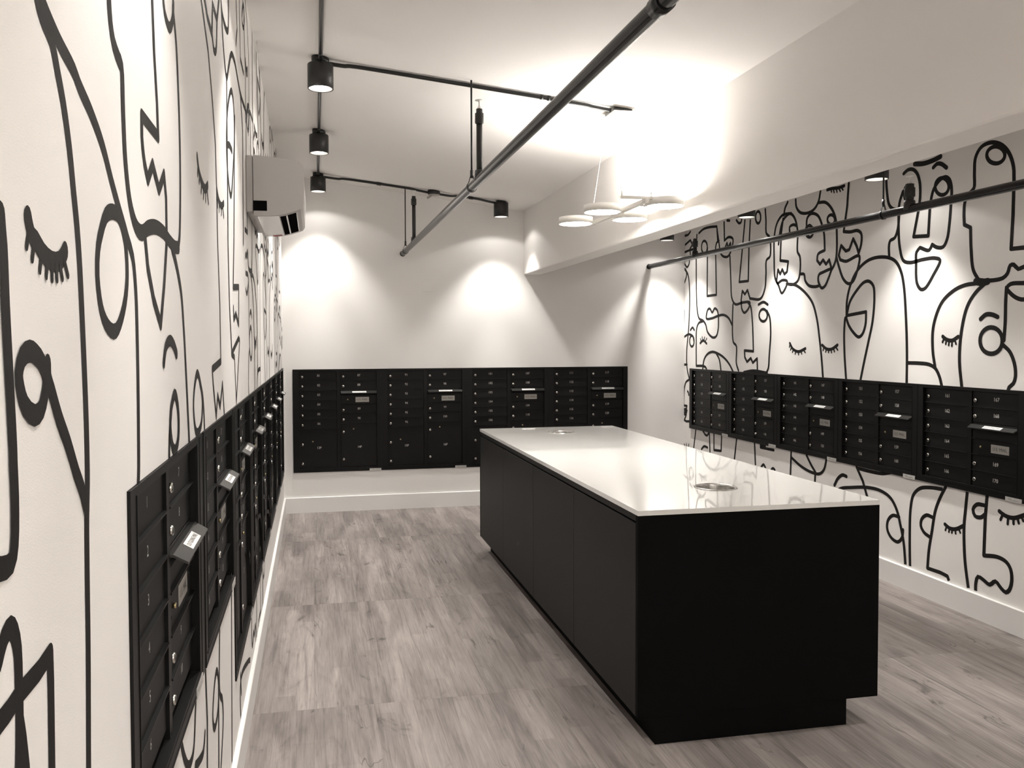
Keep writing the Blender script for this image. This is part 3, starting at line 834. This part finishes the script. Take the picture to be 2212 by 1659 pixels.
for (hx, hy, hr) in holes:
    mb = MB().lathe([(0.0828, -0.16), (0.0820, -0.004), (0.0835, 0.003), (0.0885, 0.0055), (0.0925, 0.0042), (0.0940, 0.0004)], (hx, hy, IZ), 'z', 56, cap=False)
    mb.lathe([(0.0828, -0.16), (0.0001, -0.16)], (hx, hy, IZ), 'z', 56, cap=False, mi=1)
    mb.build('chute_ring', [M['steel'], M['gap']], isl)

# ------------------------------------------------------------------ ceiling spotlights
def spot_mesh_parts():
    R, RC = 0.0668, 0.0455
    body = MB().lathe([(0.0001, 0.127), (R - 0.003, 0.127), (R, 0.124), (R, 0.0), (R - 0.005, 0.0), (R - 0.007, 0.030)], (0, 0, 0), 'z', 40, cap=False).mesh('housing', M['blackmetal'])
    ring = MB().lathe([(R - 0.0062, 0.0015), (R - 0.016, 0.011), (R - 0.019, 0.020)], (0, 0, 0), 'z', 40, cap=False).mesh('reflector', M['reflector'])
    lens = MB().lathe([(R - 0.018, 0.019), (0.0001, 0.019)], (0, 0, 0), 'z', 40, cap=False).mesh('lens', M['lens'])
    return body, ring, lens
SB, SRG, SLN = spot_mesh_parts()
def spotlight(x, y, zb, label, lit=True):
    t = thing('ceiling_spotlight', (x, y, zb), label, 'spotlight', 'black cylinder spotlights on the ceiling')
    link('housing', SB, t); link('reflector', SRG, t); link('lens', SLN, t)
    zc = ceil_z(x) - zb + 0.004
    MB().lathe([(0.0455, 0.127), (0.0455, zc)], (0, 0, 0), 'z', 32).build('mount_box', M['blackmetal'], t)
    for nm, wt, ang, bl in BEAMS:
        rad = 0.03; ld = bpy.data.lights.new(nm, 'SPOT'); ld.energy = wt; ld.color = LAMP_COL; ld.spot_size = math.radians(ang); ld.spot_blend = bl; ld.shadow_soft_size = rad
        lo = bpy.data.objects.new(nm, ld); COL.objects.link(lo); lo.parent = t; lo.location = (0, 0, -0.004)
    return t
ZL, ZR = 2.890, 2.530
pos = 'along the left wall'
spotlight(0.330, 7.665, ZL, 'black cylinder spotlight in the left row, farthest, by the back wall')
spotlight(0.330, 6.120, ZL, 'black cylinder spotlight in the left row, middle of the three in view')
spotlight(0.330, 4.576, ZL, 'black cylinder spotlight in the left row, nearest in view, two conduits joining it')
spotlight(1.970, 7.640, 2.708, 'black cylinder spotlight at the end of the far conduit, beside the bulkhead')
spotlight(3.600, 7.660, ZR, 'black cylinder spotlight behind the bulkhead, farthest, by the right back corner')
spotlight(3.600, 6.130, ZR, 'black cylinder spotlight behind the bulkhead, middle of the three in view')
spotlight(3.600, 4.560, ZR, 'black cylinder spotlight behind the bulkhead, nearest, beside a hanger rod')
spotlight(0.330, 3.120, ZL, 'black cylinder spotlight of the left row, just above the top of the photo')
spotlight(0.330, 1.500, ZL, 'black cylinder spotlight of the left row above the first mailbox unit')
spotlight(0.330, -0.050, ZL, 'added black cylinder spotlight continuing the left row, unseen, directly over the viewer')  # unseen lamp added overhead to raise the room brightness
spotlight(3.600, 3.120, ZR, 'added black cylinder spotlight continuing the right row, unseen beyond the right edge')  # from here down: unseen lamps added to brighten the right side
spotlight(3.600, 1.500, ZR, 'added black cylinder spotlight continuing the right row, unseen, level with the first mailbox unit')
spotlight(3.600, -0.050, ZR, 'added black cylinder spotlight continuing the right row, unseen, level with the viewer')

# ------------------------------------------------------------------ conduits and boxes on the ceiling
def smooth_path(pts, k=6):
    P = [Vector(p) for p in pts]; out = []
    for i in range(len(P) - 1):
        p0, p1, p2, p3 = P[max(i - 1, 0)], P[i], P[i + 1], P[min(i + 2, len(P) - 1)]
        for j in range(k):
            t = j / k
            out.append(0.5 * ((2 * p1) + (p2 - p0) * t + (2 * p0 - 5 * p1 + 4 * p2 - p3) * t * t + (3 * p1 - p0 - 3 * p2 + p3) * t ** 3))
    out.append(P[-1]); return out
CR = 0.0105
def conduit(pts, label, clips=(), couplings=()):
    o = MB().tube(smooth_path(pts), CR, 10).build('conduit', M['conduit'])
    tag(o, label, 'conduit', 'black conduits on the ceiling')
    for (x, y, z, ax) in couplings:
        mb = MB(); d = Vector(ax) * 0.02
        mb.tube([Vector((x, y, z)) - d, Vector((x, y, z)) + d], CR + 0.004, 12).build('coupling', M['conduit'], o)
    for (x, y, z, ax) in clips:
        mb = MB(); d = Vector(ax) * 0.008
        mb.tube([Vector((x, y, z)) - d, Vector((x, y, z)) + d], CR + 0.003, 12)
        mb.box(x + 0.012, x + 0.034, y - 0.008, y + 0.008, z - 0.003, z + 0.003).build('conduit_clip', M['conduit'], o)
    return o
def cz(x, o): return ceil_z(x) - o
def row(y0, y1, label, clips):
    x = 0.330
    conduit([(x, y0 + 0.045, cz(x, 0.022)), (x, y0 + 0.12, cz(x, 0.021)), (x, y0 + 0.24, cz(x, 0.013)), (x, y1 - 0.24, cz(x, 0.013)), (x, y1 - 0.12, cz(x, 0.021)), (x, y1 - 0.045, cz(x, 0.022))], label,
            clips=[(x, yy, cz(x, 0.013), (0, 1, 0)) for yy in clips])
row(6.120, 7.665, 'black conduit between the middle and the farthest left spotlight', [])
row(4.576, 6.120, 'black conduit between the nearest and the middle left spotlight, with a clip', [5.03])
row(3.120, 4.576, 'black conduit running from the nearest left spotlight out over the photo top', [3.62])
row(1.500, 3.120, 'black conduit of the left row nearest the viewer', [])
def cross(y0, y1, x0, x1, label, bends, couplings=(), clips=()):
    pts = []
    for x, o in bends: pts.append((x, y0 + (y1 - y0) * (x - x0) / (x1 - x0), cz(x, o)))
    return conduit(pts, label, couplings=couplings, clips=clips)
cross(4.576, 4.500, 0.33, 1.93, 'long black conduit from the nearest left spotlight to the pendant lamp', [(0.375, 0.024), (0.45, 0.023), (0.55, 0.016), (1.1, 0.014), (1.70, 0.014), (1.80, 0.018), (1.90, 0.022)], clips=[(1.51, 4.52, cz(1.51, 0.013), (1, 0, -0.12)), (1.55, 4.518, cz(1.55, 0.013), (1, 0, -0.12))])
cross(7.665, 7.641, 0.33, 1.35, 'black conduit from the farthest left spotlight to the small junction box', [(0.375, 0.025), (0.50, 0.024), (0.60, 0.014), (1.10, 0.013), (1.20, 0.018), (1.30, 0.024)], couplings=[(0.86, 7.653, cz(0.86, 0.013), (1, 0, -0.12))])
cross(7.641, 7.640, 1.35, 1.97, 'black conduit from the small junction box to the spotlight by the bulkhead', [(1.40, 0.024), (1.50, 0.024), (1.58, 0.014), (1.75, 0.013), (1.84, 0.020), (1.93, 0.024)], couplings=[(1.69, 7.640, cz(1.69, 0.013), (1, 0, -0.12))])
jb = thing('junction_box', (1.351, 7.641, cz(1.351, 0)), 'small black ceiling junction box carrying a little grey sensor', 'junction box')
MB().lathe([(0.056, 0.004), (0.056, -0.030), (0.050, -0.036), (0.0001, -0.036)], (0, 0, 0), 'z', 28).build('box_body', M['blackmetal'], jb)
MB().lathe([(0.052, -0.036), (0.052, -0.041), (0.0001, -0.041)], (0, 0, 0), 'z', 28).build('cover_plate', M['plate'], jb)
MB().tube([(-0.02, 0, -0.040), (-0.042, -0.004, -0.058), (-0.060, -0.008, -0.068)], 0.0095, 10).build('sensor', M['plate'], jb)

# ------------------------------------------------------------------ sprinkler pipes with hangers
def pipe_x(y, side): return 1.1010 + (7.968 - y) * 0.0045 if side == 0 else 3.544 + (7.968 - y) * 0.0112
def sprinkler_pipe(side, z, r, label):
    t = thing('sprinkler_pipe', (pipe_x(D, side), D, z), label, 'pipe')
    x0 = pipe_x(D, side)
    def P(y, dz=0.0): return (pipe_x(y, side) - x0, y - D, dz)
    MB().tube([P(D), P(5.0), P(2.0), P(YN)], r, 24).build('pipe_run', M['pipe'], t)
    for y in (D - 0.004,): MB().tube([P(D), P(D - 0.012)], r + 0.003, 24).build('wall_collar', M['pipe'], t)
    return t, P
def riser(t, P, y, hgt, r, head=True):
    p = P(y)
    MB().tube([(p[0], p[1], 0.0), (p[0], p[1], hgt - 0.03)], r, 14).build('riser', M['blackmetal'], t)
    mb = MB().lathe([(r + 0.001, hgt - 0.075), (r + 0.007, hgt - 0.07), (r + 0.007, hgt - 0.022), (r + 0.001, hgt - 0.018), (r + 0.001, hgt)], (p[0], p[1], 0), 'z', 16)
    mb.build('riser_fitting', M['blackmetal'], t)
    MB().lathe([(r + 0.010, -0.004), (r + 0.008, 0.045), (r + 0.001, 0.05)], (p[0], p[1], 0), 'z', 16).build('riser_base', M['blackmetal'], t)
    if head:
        mb = MB().lathe([(0.012, hgt), (0.008, hgt + 0.012), (0.0045, hgt + 0.02), (0.0045, hgt + 0.038), (0.010, hgt + 0.041), (0.022, hgt + 0.0435), (0.022, hgt + 0.045), (0.0001, hgt + 0.046)], (p[0], p[1], 0), 'z', 20)
        mb.build('sprinkler_head', M['glass'], t)
def hanger(side, z, y, r, label):
    x = pipe_x(y, side); zc = ceil_z(x)
    t = thing('pipe_hanger', (x, y, z), label, 'hanger', 'hangers of the sprinkler pipes')
    h0 = r + 0.036
    MB().tube([(0, 0, h0), (0, 0, zc - z + 0.003)], 0.0052, 10).build('threaded_rod', M['blackmetal'], t)
    MB().tube([(0, 0, h0 - 0.012), (0, 0, h0 + 0.03)], 0.0085, 8).build('rod_nut', M['blackmetal'], t)
    pts = []
    for i in range(21):
        a = math.radians(-230 + 280 * i / 20); pts.append(((r + 0.0035) * math.cos(a), 0, (r + 0.0035) * math.sin(a)))
    pts = [(-0.006, 0, h0)] + pts + [(0.006, 0, h0)]
    mb = MB()
    P = [Vector(p) for p in pts]
    n = len(P); w = 0.006; th = 0.0016; vs = []
    for i in range(n):
        tg = (P[min(i + 1, n - 1)] - P[max(i - 1, 0)]).normalized(); nn = tg.cross(Vector((0, 1, 0)))
        for (a, b) in ((-w, -th), (w, -th), (w, th), (-w, th)): vs.append(P[i] + Vector((0, a, 0)) + nn * b)
    fs = []
    for i in range(n - 1):
        for k in range(4): fs.append((i * 4 + k, i * 4 + (k + 1) % 4, i * 4 + 4 + (k + 1) % 4, i * 4 + 4 + k))
    mb.add(vs, fs); mb.build('loop_strap', M['blackmetal'], t)
PL, P_L = sprinkler_pipe(0, 2.392, 0.0235, 'long black sprinkler pipe crossing under the left ceiling to the back wall')
riser(PL, P_L, 4.280, 0.355, 0.0155); riser(PL, P_L, 7.085, 0.385, 0.0155)
p = P_L(1.985); MB().tube([P_L(1.955), P_L(2.015)], 0.0275, 24).build('pipe_coupling', M['pipe'], PL)
PR_, P_R = sprinkler_pipe(1, 2.307, 0.0235, 'black sprinkler pipe beyond the bulkhead in front of the right mural')
riser(PR_, P_R, 4.250, 0.140, 0.022); riser(PR_, P_R, 6.950, 0.155, 0.0165)
hanger(0, 2.392, 7.732, 0.0235, 'thin black hanger rod holding the left sprinkler pipe near the back wall')
hanger(0, 2.392, 4.495, 0.0235, 'thin black hanger rod holding the left sprinkler pipe beside the tall riser')
hanger(1, 2.307, 4.473, 0.0235, 'thin black hanger rod holding the right sprinkler pipe before the mural')

# ------------------------------------------------------------------ pendant lamp
PZ = 2.304
DISC = [(-0.110, 0.416), (-0.106, -0.062), (0.150, 0.184), (0.151, -0.318)]
R = 0.1035
def pendant_lamp(x, y, label):
    pend = thing('pendant_lamp', (x, y, PZ), label, 'pendant lamp', 'pendant lamps of four discs')
    for (dx, dy) in DISC:
        mb = MB().lathe([(R - 0.004, -0.020), (R, -0.020), (R, 0.020), (R - 0.004, 0.020), (R - 0.004, -0.020)], (dx, dy, 0), 'z', 48, cap=False)
        ring = mb.build('lamp_disc', M['white_metal'], pend)
        mb = MB().lathe([(R - 0.0045, -0.007), (0.0001, -0.007)], (dx, dy, 0), 'z', 48, cap=False)
        mb.lathe([(R - 0.0045, 0.011), (0.0001, 0.011)], (dx, dy, 0), 'z', 48, cap=False)
        mb.build('diffuser', M['diffuser'], ring)
        s = 1 if dx < 0 else -1
        MB().bbox(min(dx + s * (R - 0.03), 0.02), max(dx + s * (R - 0.03), 0.02), dy - 0.011, dy + 0.011, -0.0205, -0.0145, 0.001).build('disc_bracket', M['white_metal'], pend)
    MB().bbox(0.010, 0.030, -0.40, 0.50, -0.014, 0.008, 0.001).build('main_bar', M['white_metal'], pend)
    for yy in (-0.365, 0.105):
        MB().bbox(-0.115, 0.075, yy - 0.008, yy + 0.008, 0.008, 0.022, 0.001).build('cross_bar', M['white_metal'], pend)
    czp = ceil_z(1.965) - PZ
    can_b = czp - 0.064
    MB().bbox(-0.075, 0.065, -0.165, 0.085, can_b, can_b + 0.036, 0.002).build('canopy', M['white_metal'], pend)
    MB().bbox(-0.060, 0.050, -0.120, 0.030, can_b + 0.036, czp + 0.004, 0.006).build('mount_box', M['blackmetal'], pend)
    for (a, b) in (((-0.105, -0.365), (-0.050, -0.125)), ((0.060, -0.365), (0.045, -0.125)), ((-0.105, 0.105), (-0.050, 0.045)), ((0.060, 0.105), (0.045, 0.045))):
        MB().tube([(a[0], a[1], 0.020), (b[0], b[1], can_b + 0.002)], 0.0011, 6).tube([(a[0], a[1], 0.020), (a[0], a[1], 0.045)], 0.0042, 8).build('suspension_wire', M['white_metal'], pend)
    MB().tube(smooth_path([(0.02, -0.03, can_b + 0.002), (0.026, 0.02, can_b - 0.08), (0.034, 0.05, can_b - 0.2), (0.03, 0.02, 0.14), (0.02, -0.02, 0.006)]), 0.0024, 8).build('power_cord', M['white_metal'], pend)
pendant_lamp(1.970, 4.600, 'white pendant lamp of four glowing discs on a slim bar over the island')
pendant_lamp(1.970, -0.350, 'white pendant lamp of four glowing discs, added unseen just behind the viewer as fill light')  # added fill lamp, unseen, lifts the near left wall and bulkhead
pendant_lamp(1.200, -1.700, 'white pendant lamp of four glowing discs, added as unseen fill light by the wall behind the viewer')  # another unseen fill lamp, added to brighten the near end

# ------------------------------------------------------------------ air conditioner on the left wall
AY0, AL = 3.86, 0.74
ac = thing('air_conditioner', (0, AY0, 2.119), 'white wall-mounted air conditioner high on the left mural wall', 'air conditioner')
MB().bbox(0.0005, 0.0285, 0.004, AL - 0.004, 0.017, 0.263, 0.003).build('rear_chassis', M['ac'], ac)
prof = [(0.031, 0.0), (0.055, 0.0), (0.095, 0.0), (0.133, 0.004), (0.165, 0.010), (0.213, 0.026), (0.232, 0.034), (0.243, 0.050), (0.2465, 0.12), (0.246, 0.205), (0.242, 0.226), (0.232, 0.240), (0.215, 0.2475), (0.15, 0.254), (0.031, 0.264)]
MB().prism(prof, 'y', 0, AL, smooth=False).build('front_cover', M['ac'], ac)
MB().bbox(0.0305, 0.0880, -0.0012, 0.002, 0.022, 0.066, 0.0005).build('pipe_knockout', M['acdark'], ac)
def under(x): 
    for (a, b), (c, d) in zip(prof[:-1], prof[1:]):
        if a <= x <= c and c > a: return b + (d - b) * (x - a) / (c - a)
    return 0.0
def under_strip(x0, x1, y0, y1, th):
    xs = [x0 + (x1 - x0) * i / 6 for i in range(7)]
    return MB().prism([(x, under(x) + 0.001) for x in xs] + [(x, under(x) - th) for x in reversed(xs)], 'y', y0, y1)
under_strip(0.045, 0.138, 0.012, AL - 0.012, 0.0015).build('bottom_tray', M['acwhite'], ac)
under_strip(0.142, 0.168, 0.05, AL - 0.05, 0.0010).build('air_outlet', M['acdark'], ac)
under_strip(0.174, 0.212, 0.05, AL - 0.05, 0.0010).build('air_outlet', M['acdark'], ac)
under_strip(0.168, 0.174, 0.05, AL - 0.05, 0.0040).build('louver_blade', M['acwhite'], ac)
under_strip(0.212, 0.216, 0.05, AL - 0.05, 0.0040).build('louver_blade', M['acwhite'], ac)
under_strip(0.082, 0.128, AL - 0.075, AL - 0.02, 0.0022).build('red_label', M['red'], ac)

# ------------------------------------------------------------------ small wall plate
wp = thing('blank_wall_plate', (1.338, D, 2.042), 'blank white cover plate high on the back wall above the mailboxes', 'wall plate')
MB().bbox(-0.057, 0.057, -0.004, 0.001, 0.0, 0.100, 0.0012).build('cover', M['paint'], wp)
bpy.data.objects.remove(_to);
